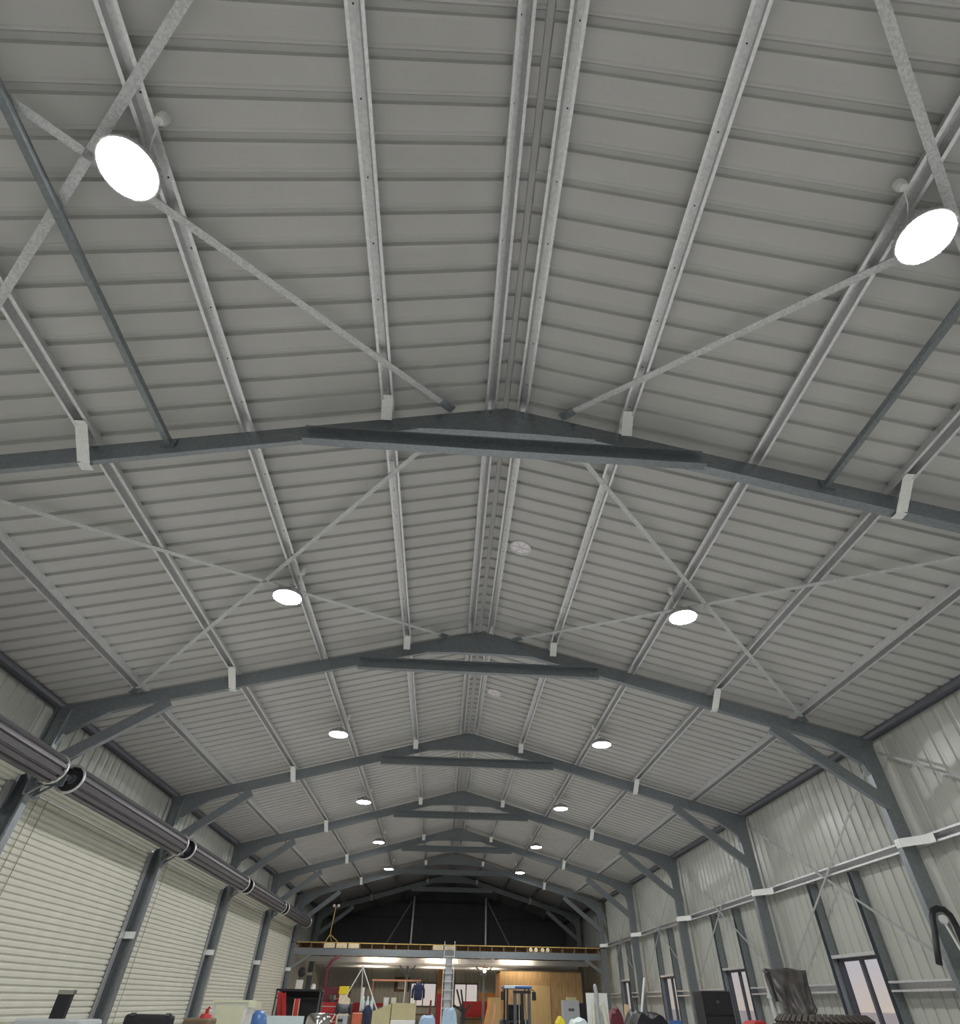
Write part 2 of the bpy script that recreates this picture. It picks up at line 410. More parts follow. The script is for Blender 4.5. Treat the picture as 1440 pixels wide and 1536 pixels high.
    mb.add([(7.13, -.42, 3.54), (7.13, -.42, 3.66), (6.87, -.05, 3.66), (6.87, -.05, 3.54), (7.135, -.415, 3.54), (7.135, -.415, 3.66), (6.875, -.045, 3.66), (6.875, -.045, 3.54)],
           [[0,1,2,3],[4,7,6,5],[0,4,5,1],[1,5,6,2],[2,6,7,3],[3,7,4,0]])
    mb.box((6.87, -.06, 3.54), (6.879, .06, 3.66)); mb.box((7.125, -.52, 3.54), (7.13, -.415, 3.66))
    obj('fly_brace', mb, FLY, fr)
    return fr
fr0 = make_frame('nearest galvanised portal frame, its tie beam crossing overhead', True)
frames = [fr0]
for k in range(1, 7):
    l = f'{ORD[k]} galvanised portal frame from the viewer, with knee braces' if k < 5 else \
        ('portal frame standing at the front edge of the mezzanine' if k == 5 else 'dark portal frame rising behind the mezzanine edge')
    c = dup(fr0); c['label'] = l; frames.append(c)
for k, fr in enumerate(frames): fr.location = (0, F[k], 0)

# struts between purlins in the first bay
for side, sn in ((-1, 'left'), (1, 'right')):
    xs = side*3.66; zc = zp(3.66)-.085
    mb = MB().bar((xs, F[0]-BAY+.05, zc), (xs, F[0]-.025, zc), .06, .06)
    o = tag(obj('roof_strut', mb, FRAME), f'square steel strut in the first bay of the {sn} roof slope', 'strut', 'roof struts')
    obj('end_cleat', MB().box((xs-.07, F[0]-.045, zc-.06), (xs+.07, F[0]-.022, zc+.06)), FRAME, o)

# ------------------------------------------------------------------ bracing straps
def roof_strap(side, p, q, label):
    a = Vector((side*p[0], p[1], zp(p[0])-.012)); b = Vector((side*q[0], q[1], zp(q[0])-.012))
    mb = MB().bar(a, b, .07, .005, (side*SA, 0, CA))
    o = tag(obj('roof_brace_strap', mb, STRAP), label, 'brace', 'roof bracing straps')
    for P_, Q_ in ((a, b), (b, a)):
        d = (Q_-P_).normalized(); obj('end_plate', MB().bar(P_-d*.04, P_+d*.16, .10, .012, (side*SA, 0, CA)), FRAME, o)
for b, bn in ((0, 'first'), (1, 'second')):
    ya, yb = F[0]-BAY+.16 + b*BAY, F[0]-.1 + b*BAY
    for side, sn in ((-1, 'left'), (1, 'right')):
        roof_strap(side, (.68, ya), (6.0, yb), f'flat bracing strap running from ridge to eave away from viewer, {bn} bay, {sn} slope')
        roof_strap(side, (6.0, ya), (.68, yb), f'flat bracing strap running from eave up to the far ridge, {bn} bay, {sn} slope')
for k in range(-1, 6):
    if k < 0: ya, yb, bn = F[0]-BAY, F[0], None
    ya, yb = (F[k]+.1, F[k+1]-.1) if k >= 0 else (0, 0)
    if k < 0: continue
    bn = ['nearest bay', 'bay of the nearest window', 'bay of the second window', 'bay of the third window', 'farthest window bay', 'bay beside the mezzanine'][k]
    for j, (za, zb) in enumerate(((2.02, 5.0), (5.0, 2.02))):
        a_, b_ = Vector((7.125 - j*.012, ya, za)), Vector((7.125 - j*.012, yb, zb))
        mb = MB().bar(a_, b_, .045, .004, (1, 0, 0))
        o = tag(obj('wall_brace_strap', mb, WSTRAP), f'diagonal strap {"rising" if j == 0 else "falling"} away from viewer on the right wall, {bn}', 'brace', 'wall bracing straps')

# ------------------------------------------------------------------ right wall girts
for k in range(-1, 6):
    ya, yb = F[0]-BAY + (k+1)*BAY, F[0] + (k+1)*BAY
    bn = ['bay beside the viewer', 'nearest bay', 'bay of the nearest window', 'bay of the second window', 'bay of the third window', 'farthest window bay', 'bay beside the mezzanine'][k+1]
    mb = MB(); hat(mb, (7.15, ya+.01, 3.61), (7.15, yb-.01, 3.61), (1, 0, 0), dep=.165)
    tag(obj('wall_girt', mb, GALV), f'upper horizontal girt on the right wall, {bn}', 'girt', 'wall girts')
    if 1 <= k <= 4:
        c0, c1 = WIN[k-1]; segs = ((ya+.01, c0-.14, 'before'), (c1+.14, yb-.01, 'beyond'))
    else: segs = ((ya+.01, yb-.01, None),)
    for s0, s1, wn in segs:
        mb = MB(); hat(mb, (7.15, s0, 1.88), (7.15, s1, 1.88), (1, 0, 0), dep=.165)
        tag(obj('wall_girt', mb, GALV), f'lower horizontal girt on the right wall, {bn}' + (f', just {wn} the window' if wn else ''), 'girt', 'wall girts')

# ------------------------------------------------------------------ windows
def make_window(name, label, axis, plane, a0, a1, z0, z1, studtop, sgn):
    wd = structure(name, label)
    def B(na, mb_boxes, m):
        mb = MB()
        for (u0, u1, d0, d1, zz0, zz1) in mb_boxes:   # u along wall, d depth inwards
            if axis == 'x': mb.box((plane-sgn*d0, u0, zz0), (plane-sgn*d1, u1, zz1))
            else: mb.box((u0, plane-sgn*d0, zz0), (u1, plane-sgn*d1, zz1))
        return obj(na, mb, m, wd)
    t = .045
    B('window_frame', [(a0, a0+t, -.03, .06, z0, z1), (a1-t, a1, -.03, .06, z0, z1), (a0, a1, -.03, .06, z1-t, z1), (a0, a1, -.03, .06, z0, z0+t)], DGREY)
    cm = (a0+a1)/2
    B('mullion', [(cm-.03, cm+.03, -.02, .05, z0+t, z1-t)], DGREY)
    for u0, u1 in ((a0+t, cm-.03), (cm+.03, a1-t)): B('pane', [(u0, u1, .004, .010, z0+t, z1-t)], GLASS)
    if studtop:
        for u0, u1 in ((a0-.13, a0-.005), (a1+.005, a1+.13)):
            B('stud', [(u0, u1, .01, .018, 0, studtop), (u0, u0+.006, .018, .17, 0, studtop), (u1-.006, u1, .018, .17, 0, studtop)], FRAME)
        B('header', [(a0-.004, a1+.004, .01, .17, z1, z1+.05)], GALV)
        B('sill', [(a0-.005, a1+.005, .01, .17, z0-.05, z0)], GALV)
    return wd
WN = ['nearest aluminium window in the right wall', 'second window in the right wall, by the black cabinet', 'third window in the right wall, behind the dark bag', 'farthest small window in the right wall']
for i, (c0, c1) in enumerate(WIN): make_window(f'window_{i+1}', WN[i], 'x', W, c0, c1, 1.02, 2.31, 3.53, 1)
make_window('window_5', 'end wall window left of the ladder', 'y', Y1, *BW[0], ZB0, ZB1, None, 1)
make_window('window_6', 'end wall window right of the ladder', 'y', Y1, *BW[1], ZB0, ZB1, None, 1)

# ------------------------------------------------------------------ roller doors
SP = .0890
def slat_mesh(L, h=SP):
    mb = MB(); pr = [(0, -.016), (.006, .008), (.045, .014), (h-.032, .012), (h-.022, 0), (h-.019, -.016), (h, -.016)]
    n = len(pr)
    for y in (0, L):
        for z, x in pr: mb.v.append((x, y, z))
    for i in range(n-1): mb.f.append([i, i+1, n+i+1, n+i])
    for y in (0, L):
        for z, x in pr: mb.v.append((x-.006, y, z))
    for i in range(n-1): mb.f.append([2*n+i, 3*n+i, 3*n+i+1, 2*n+i+1])
    mb.f.append([0, n, 3*n, 2*n]); mb.f.append([n-1, 2*n+n-1, 3*n+n-1, 2*n-1])
    return mb.mesh('slat')
DL = BAY - .52
SLAT = slat_mesh(DL)
DR = .205; DXC, DZC = -6.54, 4.20
def drum_mesh():
    mb = MB(); n = 96; prof = []
    for j in range(n):
        t = 2*math.pi*j/n; ph = (j % 8)
        prof.append((t, DR + (.0 if ph in (0, 1, 2, 3, 4) else -.034)))
    L = DL + .0
    for y in (0, L):
        for t, r in prof: mb.v.append((r*math.cos(t), y, r*math.sin(t)))
    for j in range(n): mb.f.append([j, (j+1) % n, n+(j+1) % n, n+j])
    return mb.mesh('drum')
DRUM = drum_mesh()
def ring_mesh():
    mb = MB(); mb.lathe([(DR-.02, -.012), (DR+.012, -.012), (DR+.012, .012), (DR-.02, .012), (DR-.02, -.012)], 40, 'y'); return mb.mesh('end_ring', True)
RINGM = ring_mesh()
DISC = MB().lathe([(0, 0), (DR-.012, 0), (DR-.012, .01), (0, .01)], 32, 'y').mesh('end_disc')
AXLE = MB().lathe([(0, -.20), (.028, -.20), (.028, .02), (.07, .02), (.07, .06), (0, .06)], 16, 'y').mesh('axle')
for k, (ya, yb) in enumerate(DOORS):
    dn = structure(f'door_{k+1}', ['nearest', 'second', 'third', 'fourth', 'farthest'][k] + ' cream steel roller door with coil above in the left wall')
    yo = ya + .26
    nsl = 45
    for i in range(nsl):
        obj('slat', SLAT, CURT, dn, (-7.14, yo, .02 + i*SP))
    # sloping slats from the head up to the coil
    zt_ = .02 + nsl*SP; p0 = Vector((-7.14, zt_)); p1 = Vector((DXC-DR+.01, DZC+.03)); nn = max(1, round((p1-p0).length/SP))
    ang = math.atan2(p1.x-p0.x, p1.y-p0.y)
    for i in range(nn):
        q = p0.lerp(p1, i/nn); o = obj('slat', SLAT, CURT, dn, (q.x, yo, q.y)); o.rotation_euler = (0, ang, 0)
    dr = obj('coil', DRUM, DRUMM, dn, (DXC, yo, DZC)); dr['label'] = 'rolled-up dark coil of the door'
    for y, s in ((0, 1), (DL, -1)):
        obj('end_ring', RINGM, RING, dr, (0, y, 0)); obj('end_disc', DISC, DARK, dr, (0, y + (.05 if s > 0 else -.06), 0))
        ax = obj('axle', AXLE, DGREY, dr, (0, y, 0))
        if s < 0: ax.rotation_euler.z = math.pi
    for s, y in ((1, ya+.075), (-1, yb-.075)):
        mb = MB(); yc = y
        mb.box((-6.88, yc, DZC-.16), (-6.50, yc+s*.012, DZC+.02)); mb.box((-6.88, yc, DZC-.34), (-6.865, yc+s*.10, DZC+.10))
        mb.bar((-6.88, yc+s*.02, DZC-.32), (-6.52, yc+s*.02, DZC-.06), .03, .03)
        obj('coil_bracket', mb, FRAME, dn)
        mb = MB(); g0 = ya+.10 if s > 0 else yb-.10
        mb.box((-7.175, g0, 0), (-7.10, g0+s*.012, 4.05)); mb.box((-7.106, g0, 0), (-7.10, g0+s*.17, 4.05)); mb.box((-7.181, g0, 0), (-7.175, g0+s*.17, 4.05))
        obj('guide', mb, GALV, dn)
    mb = MB().box((-7.17, yo, 0.0), (-7.11, yo+DL, .018)); obj('bottom_rail', mb, GALV, dn)
    mb = MB()                                       # hanging pull cords
    for yy in (yo+.35, yo+.62): mb.tube([(-7.115, yy, 1.0), (-7.115, yy, 2.5), (-7.115, yy, 4.05)], .005, 5)
    obj('pull_cord', mb, mat('olive_cord', (.22, .21, .15), .8, 0, .1, 9), dn)
    mb = MB().box((DXC-.03, ya+.13, DZC-.05), (DXC+.03, ya+.20, DZC+.03)); obj('motor_plug', mb, RED if k == 0 else DGREY, dn)

# ------------------------------------------------------------------ high bay lamps, sockets, vents
def make_lamp():
    t = thing('high_bay_light', 'x', 'light', (0, 0, 0), 0, 'high bay lights')
    obj('housing', MB().lathe([(.05, .13), (.09, .13), (.11, .07), (.19, .055), (.215, .02), (.215, -.008), (.203, -.008), (.203, .0), (0, .0)], 36), HOUS, t, smooth=False)
    mb = MB()
    for j in range(24):
        a_ = 2*math.pi*j/24; mb.bar((.11*math.cos(a_), .11*math.sin(a_), .075), (.2*math.cos(a_), .2*math.sin(a_), .05), .006, .04)
    obj('heat_fins', mb, HOUS, t)
    obj('lens', MB().lathe([(.203, -.002), (.19, -.010), (.10, -.016), (0.001, -.018)], 36), LENS, t, smooth=True)
    obj('hook', MB().tube([(0, 0, .12), (0, 0, .16), (.02, 0, .18), (.02, 0, .215), (0, 0, .23), (-.02, 0, .215)], .008, 8), ALU, t)
    return t
lamp0 = make_lamp(); used = False
SOCK = None
for side, sn in ((-1, 'left'), (1, 'right')):
    for i in range(-1, 6):
        yl = 1.5 + 5.64*i; xl = side*3.0
        if not used: o = lamp0; used = True
        else: o = dup(lamp0)
        o.location = (xl, yl, 6.055)
        o['label'] = (f'{ORD[i]} lit round high bay lamp in the {sn} row' if i >= 0 else f'lit round high bay lamp of the {sn} row behind the viewer')
        mb = MB().tube([(xl-side*.0, yl, 6.27), (side*2.93, yl, zp(2.93)-.002)], .008, 8)
        s = thing('ceiling_socket', f'small white socket on the purlin by the ' + (f'{ORD[i]} lamp of the {sn} row' if i >= 0 else f'{sn} lamp behind the viewer'), 'socket', (side*2.79, yl+.03 - .28, zp(2.79)), 0, 'lamp sockets')
        obj('socket_body', MB().lathe([(0, -.055), (.03, -.055), (.042, -.02), (.042, .04), (0, .04)], 16), WHITE, s)
        obj('lamp_cord', MB().tube([(0, 0, -.05), (side*.03, .08, -.16), (side*.12, .2, -.14), (side*.2, .25, -.09)], .005, 6), WHITE, s)
        obj('hanger', MB().bar((side*.21, .25, -.03), (side*.16, .25, .02-.04*0), .02, .02), ALU, o) if False else None
for i, yv in enumerate((6.95, 12.55, 18.0, 23.5)):
    xv = .49; zv = ZR + HATD - SL*xv
    v = thing('roof_vent', ['nearest', 'second', 'third', 'farthest'][i] + ' round roof vent throat just right of the ridge', 'vent', (xv, yv, zv), 0, 'roof vents')
    v.rotation_euler = (0, math.atan(SL), 0)
    obj('collar', MB().lathe([(.150, .01), (.150, -.018), (.172, -.018), (.172, .01), (.150, .01)], 32), WHITE, v)
    obj('throat', MB().lathe([(0, -.004), (.15, -.004), (.15, -.001), (0, -.001)], 32), VENTP, v)
    mb = MB()
    for a_ in (0, 1.05, 2.1): mb.bar((-.145*math.cos(a_), -.145*math.sin(a_), -.012), (.145*math.cos(a_), .145*math.sin(a_), -.012), .012, .008)
    obj('spider', mb, GALV, v)

# ------------------------------------------------------------------ mezzanine
ym = F[5]
mz = thing('mezzanine', 'mezzanine platform with steel beams and yellow-edged board floor', 'mezzanine', (0, ym, 0))
mb = MB(); chan(mb, (-6.84, 3.06), (6.84, 3.06), .245, -.06, .12); obj('front_beam', mb, FRAME, mz)
for yy in (2.7, 5.5, 8.2):
    mb = MB(); chan(mb, (-6.84, 2.95), (6.84, 2.95), .20, yy, .10); obj('bearer', mb, GALV, mz)
JM = MB().box((-.025, -.05, 3.31), (.025, Y1-ym-.06, 3.485)).mesh('joist')
xx = -6.75
while xx < 6.8: obj('joist', JM, JOIST, mz, (xx, 0, 0)); xx += .54
for i in range(12):
    x0 = -7.1 + i*1.184; obj('floor_board', MB().box((x0, -.06, 3.488), (x0+1.18, Y1-ym-.06, 3.513)), mat('dark_floor_board', (.085, .07, .055), .8, 0, .2, 3), mz)
obj('edge_trim', MB().box((-6.85, -.075, 3.484), (6.85, -.061, 3.516)), YTONGUE, mz)
obj('rim_board', MB().box((-6.85, .62, 3.31), (6.85, .65, 3.487)), JOIST, mz)
for side in (-1, 1):
    mb = MB(); chan(mb, (side*6.10, 3.02), (side*6.86, 2.58), .11, -.05, .09); obj('knee_brace', mb, FRAME, mz)
for px in (-2.08, 1.88):
    mb = MB().box((px-.06, 5.45, 0), (px+.06, 5.57, 2.95)); po = obj('post', mb, FRAME, mz)
    for s in (-1, 1): obj('post_brace', MB().bar((px, 5.42, 2.55), (px+s*.42, 5.42, 2.97), .06, .07), FRAME, po)
for cs, rd, bn in (((-5.40, -4.86, -4.32), 0, 'left'), ((-.54, 0.), 0, 'middle'), ((3.66, 3.90, 4.20, 4.44), 1, 'right')):
    for i, xc in enumerate(cs):
        l = f'{["first", "second", "third", "fourth"][i]} pale bundle from the left in the {bn} gaps under the mezzanine boards'
        if rd: o = obj('pale_bundle', MB().lathe([(0, 0), (.07, 0), (.085, .02), (.085, .6), (0, .6)], 14, 'y', (xc, ym-.10, 3.392)), FOAM)
        else: o = obj('pale_bundle', MB().box((xc-.235, ym-.09, 3.308), (xc+.235, ym+.5, 3.482)), FOAM, bevel=.02)
        tag(o, l, 'bundle', 'bundles under the mezzanine boards')
for i, (xb, yb_, nm) in enumerate(((-3.35, 1.75, 'front left'), (-.35, 1.75, 'front middle'), (3.35, 1.75, 'front right'), (-4.2, 7.3, 'rear left (added fill)'), (-.6, 7.3, 'rear middle (added fill)'), (2.2, 7.3, 'rear right (added fill)'))):  # rear row added out of view behind the bearers to brighten the end wall
    t = thing('batten_light', f'warm batten lamp under the {nm} of the mezzanine', 'light', (xb, ym+yb_, 3.22), 0, 'mezzanine batten lights')
    obj('body', MB().box((-.75, -.04, .02), (.75, .04, .085)), WHITE, t); obj('diffuser', MB().box((-.74, -.035, -.02), (.74, .035, .02)), TUBE, t)
t = thing('bulb_lamp', 'bare glowing bulb lamp on a red bracket under the mezzanine', 'light', (1.72, ym+2.3, 2.72))
obj('bulb', MB().lathe([(.002, -.09), (.05, -.07), (.07, -.02), (.05, .04), (.03, .08)], 16), BULB, t, smooth=True)
obj('bracket', MB().box((-.10, -.04, .08), (.16, .04, .12)).bar((0, 0, .1), (0, 0, .24), .03, .03), COPPER, t)

# end wall framing above the mezzanine
for z, x0, x1 in ((5.45, -6.6, 6.6), (6.25, -3.2, 3.2)):
    mb = MB(); hat(mb, (x0, Y1-.17, z), (x1, Y1-.17, z), (0, 1, 0), dep=.16)
    tag(obj('end_wall_girt', mb, EAVE), {5.45: 'long horizontal girt on the dark end wall', 6.25: 'top short girt near the dark gable peak'}[z], 'girt', 'end wall girts')
for s, sn in ((-1, 'left'), (1, 'right')):
    mb = MB().bar((s*2.4, Y1-.22, 6.3), (s*4.1, Y1-.22, 3.6), .07, .012, (0, 1, 0))
    tag(obj('end_wall_brace', mb, STRAP), f'diagonal {sn} brace on the dark gable wall', 'brace')
for s, sn in ((-1, 'left'), (1, 'right')):
    mb = MB().box((s*2.27-.05, Y1-.32, 3.52), (s*2.27+.05, Y1-.2, zp(2.27)+.05))
    tag(obj('end_wall_mullion', mb, GALV), f'vertical steel post on the {sn} of the dark gable wall', 'post')

# ------------------------------------------------------------------ clutter: far end
BEFORE = set(bpy.data.objects)
tag(obj('downpipe', MB().tube([(-5.3, ym-.2, 0), (-5.3, ym-.2, 2.6), (-5.15, ym-.2, 2.85), (-4.9, ym-.2, 3.03)], .06, 10), MAROON, smooth=True), 'maroon pipe bending up to the mezzanine beam', 'pipe')
# plywood room
pr = thing('plywood_room', 'plywood sheeted storeroom under the right of the mezzanine', 'room', (2.47, 34.0, 0))
x = 0.; i = 0
for wd in (1.2, 1.2, 1.2, .3):
    obj('ply_sheet', MB().box((x, 0, 0), (x+wd-.008, .03, 2.70 if i else 2.70)), PLY, pr); x += wd; i += 1
for j in range(2): obj('ply_sheet', MB().box((-.03, .0+j*1.2, 0), (0, 1.19+j*1.2, 2.66)), OTIM if j == 0 else PLY, pr)
d = obj('door_leaf', MB().box((1.20, -.035, .02), (2.34, -.004, 2.21)), PLY2, pr); obj('handle', MB().tube([(2.22, -.05, 1.0), (2.22, -.09, 1.02), (2.22, -.09, 1.14), (2.22, -.05, 1.16)], .012, 8), STEEL, d)
obj('roof_edge', MB().box((-.03, 0, 2.70), (3.9, 2.4, 2.74)), BROWN, pr)
# ladder
ld = thing('extension_ladder', 'tall aluminium ladder leaning on the mezzanine edge', 'ladder', (-.07, 31.0, 0))
tp = .50
for s in (-1, 1): obj('rail', MB().bar((s*.225, 0, 0), (s*.225, tp, 3.62), .03, .07, (0, 1, 0)), ALU, ld)
RU = MB().box((-.21, -.016, -.016), (.21, .016, .016)).mesh('rung')
for i in range(12): z = .25+i*.285; obj('rung', RU, ALU, ld, (0, tp*z/3.62, z))
o = obj('fly_section', MB().bar((0, .05, .1), (0, tp*.86+.05, 3.1), .30, .012, (0, 1, 0)), GREYBOX, ld)
# end wall boards and bench
tag(obj('orange_board', MB().box((-.48, Y1-.16, 0), (-.18, Y1-.13, 3.05)), OTIM), 'orange timber board standing on the end wall by the ladder', 'board')
tag(obj('red_board', MB().box((-.50, Y1-.40, 0), (-.17, Y1-.34, 1.92)), RED), 'narrow red panel standing behind the ladder', 'panel')
tag(obj('orange_shelf_board', MB().box((1.95, Y1-.22, 1.62), (3.10, Y1-.18, 2.0)), OTIM), 'orange board fixed on the end wall right of the window', 'board')
bn = thing('red_workbench', 'red backed workbench under the right end window', 'workbench', (1.85, Y1-.75, 0))
obj('back_panel', MB().box((-.9, .30, .95), (1.0, .34, 1.62)), RED, bn); obj('bench_top', MB().box((-.95, -.35, .90), (1.05, .36, .95)), BROWN, bn)
for x in (-.88, .98):
    for y in (-.28, .28): obj('leg', MB().box((x-.04, y-.04, 0), (x+.04, y+.04, .90)), BROWN, bn)
obj('front_panel', MB().box((-.84, -.30, .1), (.94, -.27, .88)), BROWN, bn)
bn = thing('long_workbench', 'cluttered brown workbench along the end wall on the left', 'workbench', (-3.3, Y1-.8, 0))
obj('bench_top', MB().box((-1.9, -.35, 1.0), (2.4, .4, 1.06)), BROWN, bn); obj('back_panel', MB().box((-1.9, .36, 1.06), (1.2, .40, 1.48)), RED, bn)
for x in (-1.8, 2.3):
    for y in (-.28, .32): obj('leg', MB().box((x-.05, y-.05, 0), (x+.05, y+.05, 1.0)), BROWN, bn)
pf = thing('notice_frame', 'dark framed notice on the end wall', 'frame', (-2.57, Y1-.06, 2.3))
obj('backing', MB().box((-.43, -.02, -.31), (.43, .02, .33)), BROWN, pf); obj('notice_sheet', MB().box((-.24, -.028, -.2), (.12, -.021, .12)), PAPER, pf)
# copper pipe rack
cr0 = thing('pipe_rack', 'copper coloured pipe rack frame before the end wall', 'rack', (-2.2, 30.0, 0))
obj('top_rail', MB().tube([(-1.0, 0, 2.21), (1.0, 0, 2.22)], .03, 8), COPPER, cr0)
for x in (-.95, .36, .85): obj('upright', MB().tube([(x, 0, 0), (x, 0, 2.21)], .026, 8), COPPER if x < 0 else CREAMPIPE, cr0)
obj('foot_rail', MB().tube([(-.95, 0, .15), (.85, 0, .15)], .02, 8), COPPER, cr0)
# A-frame stand
af = thing('tripod_stand', 'thin white A-frame stand rising behind the boxes', 'stand', (-3.24, 26.0, 0))
for dx, dy in ((-1.45, 0), (1.45, 0.1), (0.1, 1.0)): obj('leg', MB().tube([(0, 0, 2.48), (dx, dy, 0)], .018, 8), WHITE, af)
obj('top_cap', MB().lathe([(0, -.04), (.04, -.04), (.04, .04), (0, .04)], 10, 'z', (0, 0, 2.48)), WHITE, af)
tag(obj('white_post', MB().tube([(-3.05, 25.2, 0), (-3.05, 25.2, 1.92)], .05, 10), WHITE, smooth=False), 'white upright post left of the khaki boxes', 'post')
bs = thing('bottle_rack', 'pale blue bottles on a rack left of khaki boxes', 'rack', (-2.78, 24.4, 0))
obj('shelf_top', MB().box((-.25, -.15, 1.30), (.25, .15, 1.33)), DGREY, bs)
for x in (-.22, .22): obj('upright', MB().box((x-.02, -.13, 0), (x+.02, .13, 1.3)), DGREY, bs)
for i, xx in enumerate((-.14, 0, .14)):
    o = tag(obj('bottle', MB().lathe([(0, 0), (.055, 0), (.058, .05), (.055, .22), (.022, .30), (.022, .36), (0, .36)], 14, 'z', (-2.78+xx, 24.4, 1.33)), PALE, smooth=True), f'{["left", "middle", "right"][i]} pale blue bottle on the rack beside khaki boxes', 'bottle', 'bottles on the rack')
# khaki boxes
kb = thing('khaki_box', 'large khaki cardboard box in the middle of the shed', 'box', (-1.41, 20.0, 0))
obj('carton', MB().box((-.31, 0, 1.22), (.31, .6, 1.55)), KHAKI, kb); obj('lid_flap', MB().box((-.31, -.004, 1.50), (.31, 0, 1.55)), KHAKI, kb)
tag(obj('white_crate', MB().box((-1.72, 19.98, .62), (-1.08, 20.62, 1.215)), WHITE, bevel=.02), 'white crate under the khaki box', 'crate')
tag(obj('crate_trolley', MB().box((-2.3, 19.9, .50), (-1.0, 20.8, .615)).box((-2.25, 19.95, 0), (-2.15, 20.05, .5)).box((-1.15, 19.95, 0), (-1.05, 20.05, .5)).box((-2.25, 20.65, 0), (-2.15, 20.75, .5)).box((-1.15, 20.65, 0), (-1.05, 20.75, .5)), DGREY), 'dark low table under the boxes', 'table')
k2 = tag(obj('sloped_khaki_box', MB().prism([(-2.22, .62), (-1.74, .62), (-1.74, 1.54), (-2.22, 1.38)], 20.02, 20.6), KHAKI), 'khaki box with sloping top beside the square one', 'box')
tag(obj('paint_tin', MB().lathe([(0, 0), (.10, 0), (.10, .24), (.105, .25), (.105, .265), (0, .265)], 20, 'z', (-2.35, 27.0, 1.42)), WHITE), 'white tin behind the khaki boxes', 'tin')
tag(obj('paint_tin', MB().lathe([(0, 0), (.10, 0), (.10, .24), (.105, .25), (.105, .265), (0, .265)], 20, 'z', (-2.08, 27.0, 1.42)), CREAM), 'cream tin right beside the white tin behind the khaki boxes', 'tin')
st = thing('tin_stand', 'dark stand holding the white tin', 'stand', (-2.3, 27.0, 0)); obj('top', MB().box((-.5, -.25, 1.38), (.5, .25, 1.42)), DGREY, st)
for x in (-.45, .45): obj('leg', MB().box((x-.03, -.2, 0), (x+.03, .2, 1.38)), DGREY, st)
# X shaped dark stand and pale blue bundle
xs = thing('engine_stand', 'black forked metal stand in front of the ladder', 'stand', (.36, 24.0, 0))
obj('post', MB().bar((0, 0, 0), (0, 0, 1.38), .12, .12), BLACK, xs)
for a_, b_ in (((-.02, 0, 1.32), (-.24, 0, 1.90)), ((.02, 0, 1.34), (-.10, 0, 1.90)), ((0, 0, 1.34), (-.33, 0, 1.52)), ((.02, 0, 1.34), (.22, 0, 1.54))):
    obj('arm', MB().bar(a_, b_, .055, .055), BLACK, xs)
for dx in (-.4, .4): obj('foot', MB().bar((dx, -.3, .04), (0, 0, .08), .07, .07), BLACK, xs)
def blanket(x0, x1, y0, y1, zfun, material, name, th=.0, n=14):
    mb = MB()
    for i in range(n+1):
        for j in range(n+1):
            u, v = i/n, j/n; xx, yy = x0+(x1-x0)*u, y0+(y1-y0)*v; mb.v.append((xx, yy, zfun(u, v)))
    for i in range(n):
        for j in range(n): a_ = i*(n+1)+j; mb.f.append([a_, a_+n+1, a_+n+2, a_+1])
    b = len(mb.v)
    ring = [i*(n+1) for i in range(n+1)] + [n*(n+1)+j for j in range(1, n+1)] + [i*(n+1)+n for i in range(n-1, -1, -1)] + [j for j in range(n-1, 0, -1)]
    for r in ring: mb.v.append((mb.v[r][0], mb.v[r][1], 0.0))
    k = len(ring)
    for i in range(k): mb.f.append([ring[i], ring[(i+1) % k], b+(i+1) % k, b+i])
    mb.f.append([b+i for i in range(k)])
    return obj(name, mb, material, smooth=False)
def lump(h, amp, seed):
    rnd = random.Random(seed); ph = [rnd.random()*6 for _ in range(6)]
    def f(u, v):
        e_ = max(0, min(1, 4*min(u, 1-u)))**.5
        return h*(.72+.28*e_) + amp*(math.sin(7*u+ph[0])+math.sin(9*v+ph[1])+.6*math.sin(15*u+6*v+ph[2]))
    return f
tag(blanket(-.35, .12, 22.0, 22.8, lump(1.44, .03, 3), PALEBLUE, 'blue_cloth_bundle'), 'pale blue crumpled cloth over a bench before the ladder', 'cloth')
tag(blanket(-1.05, -.5, 23.0, 23.6, lump(1.25, .03, 8), PALEBLUE, 'blue_plastic_bundle'), 'pale blue plastic heap between khaki boxes and ladder', 'cloth')
tag(obj('dark_red_pole', MB().tube([(-.85, 26.6, 0), (-.72, 26.8, 1.62)], .035, 8), MAROON), 'dark red pole standing left of the ladder', 'pole')
for i, (a_, b_, wdt) in enumerate((((1.22, 29.9, 0), (1.70, 30.2, 1.69), .13), ((1.62, 30.0, 0), (1.92, 30.3, 1.56), .09))):
    tag(obj('leaning_plank', MB().bar(a_, b_, wdt, .05, (0, 1, 0)), OTIM if i == 0 else COPPER), ['wide orange plank leaning left of the forklift', 'narrow plank leaning beside the wide orange one'][i], 'plank', 'leaning planks')
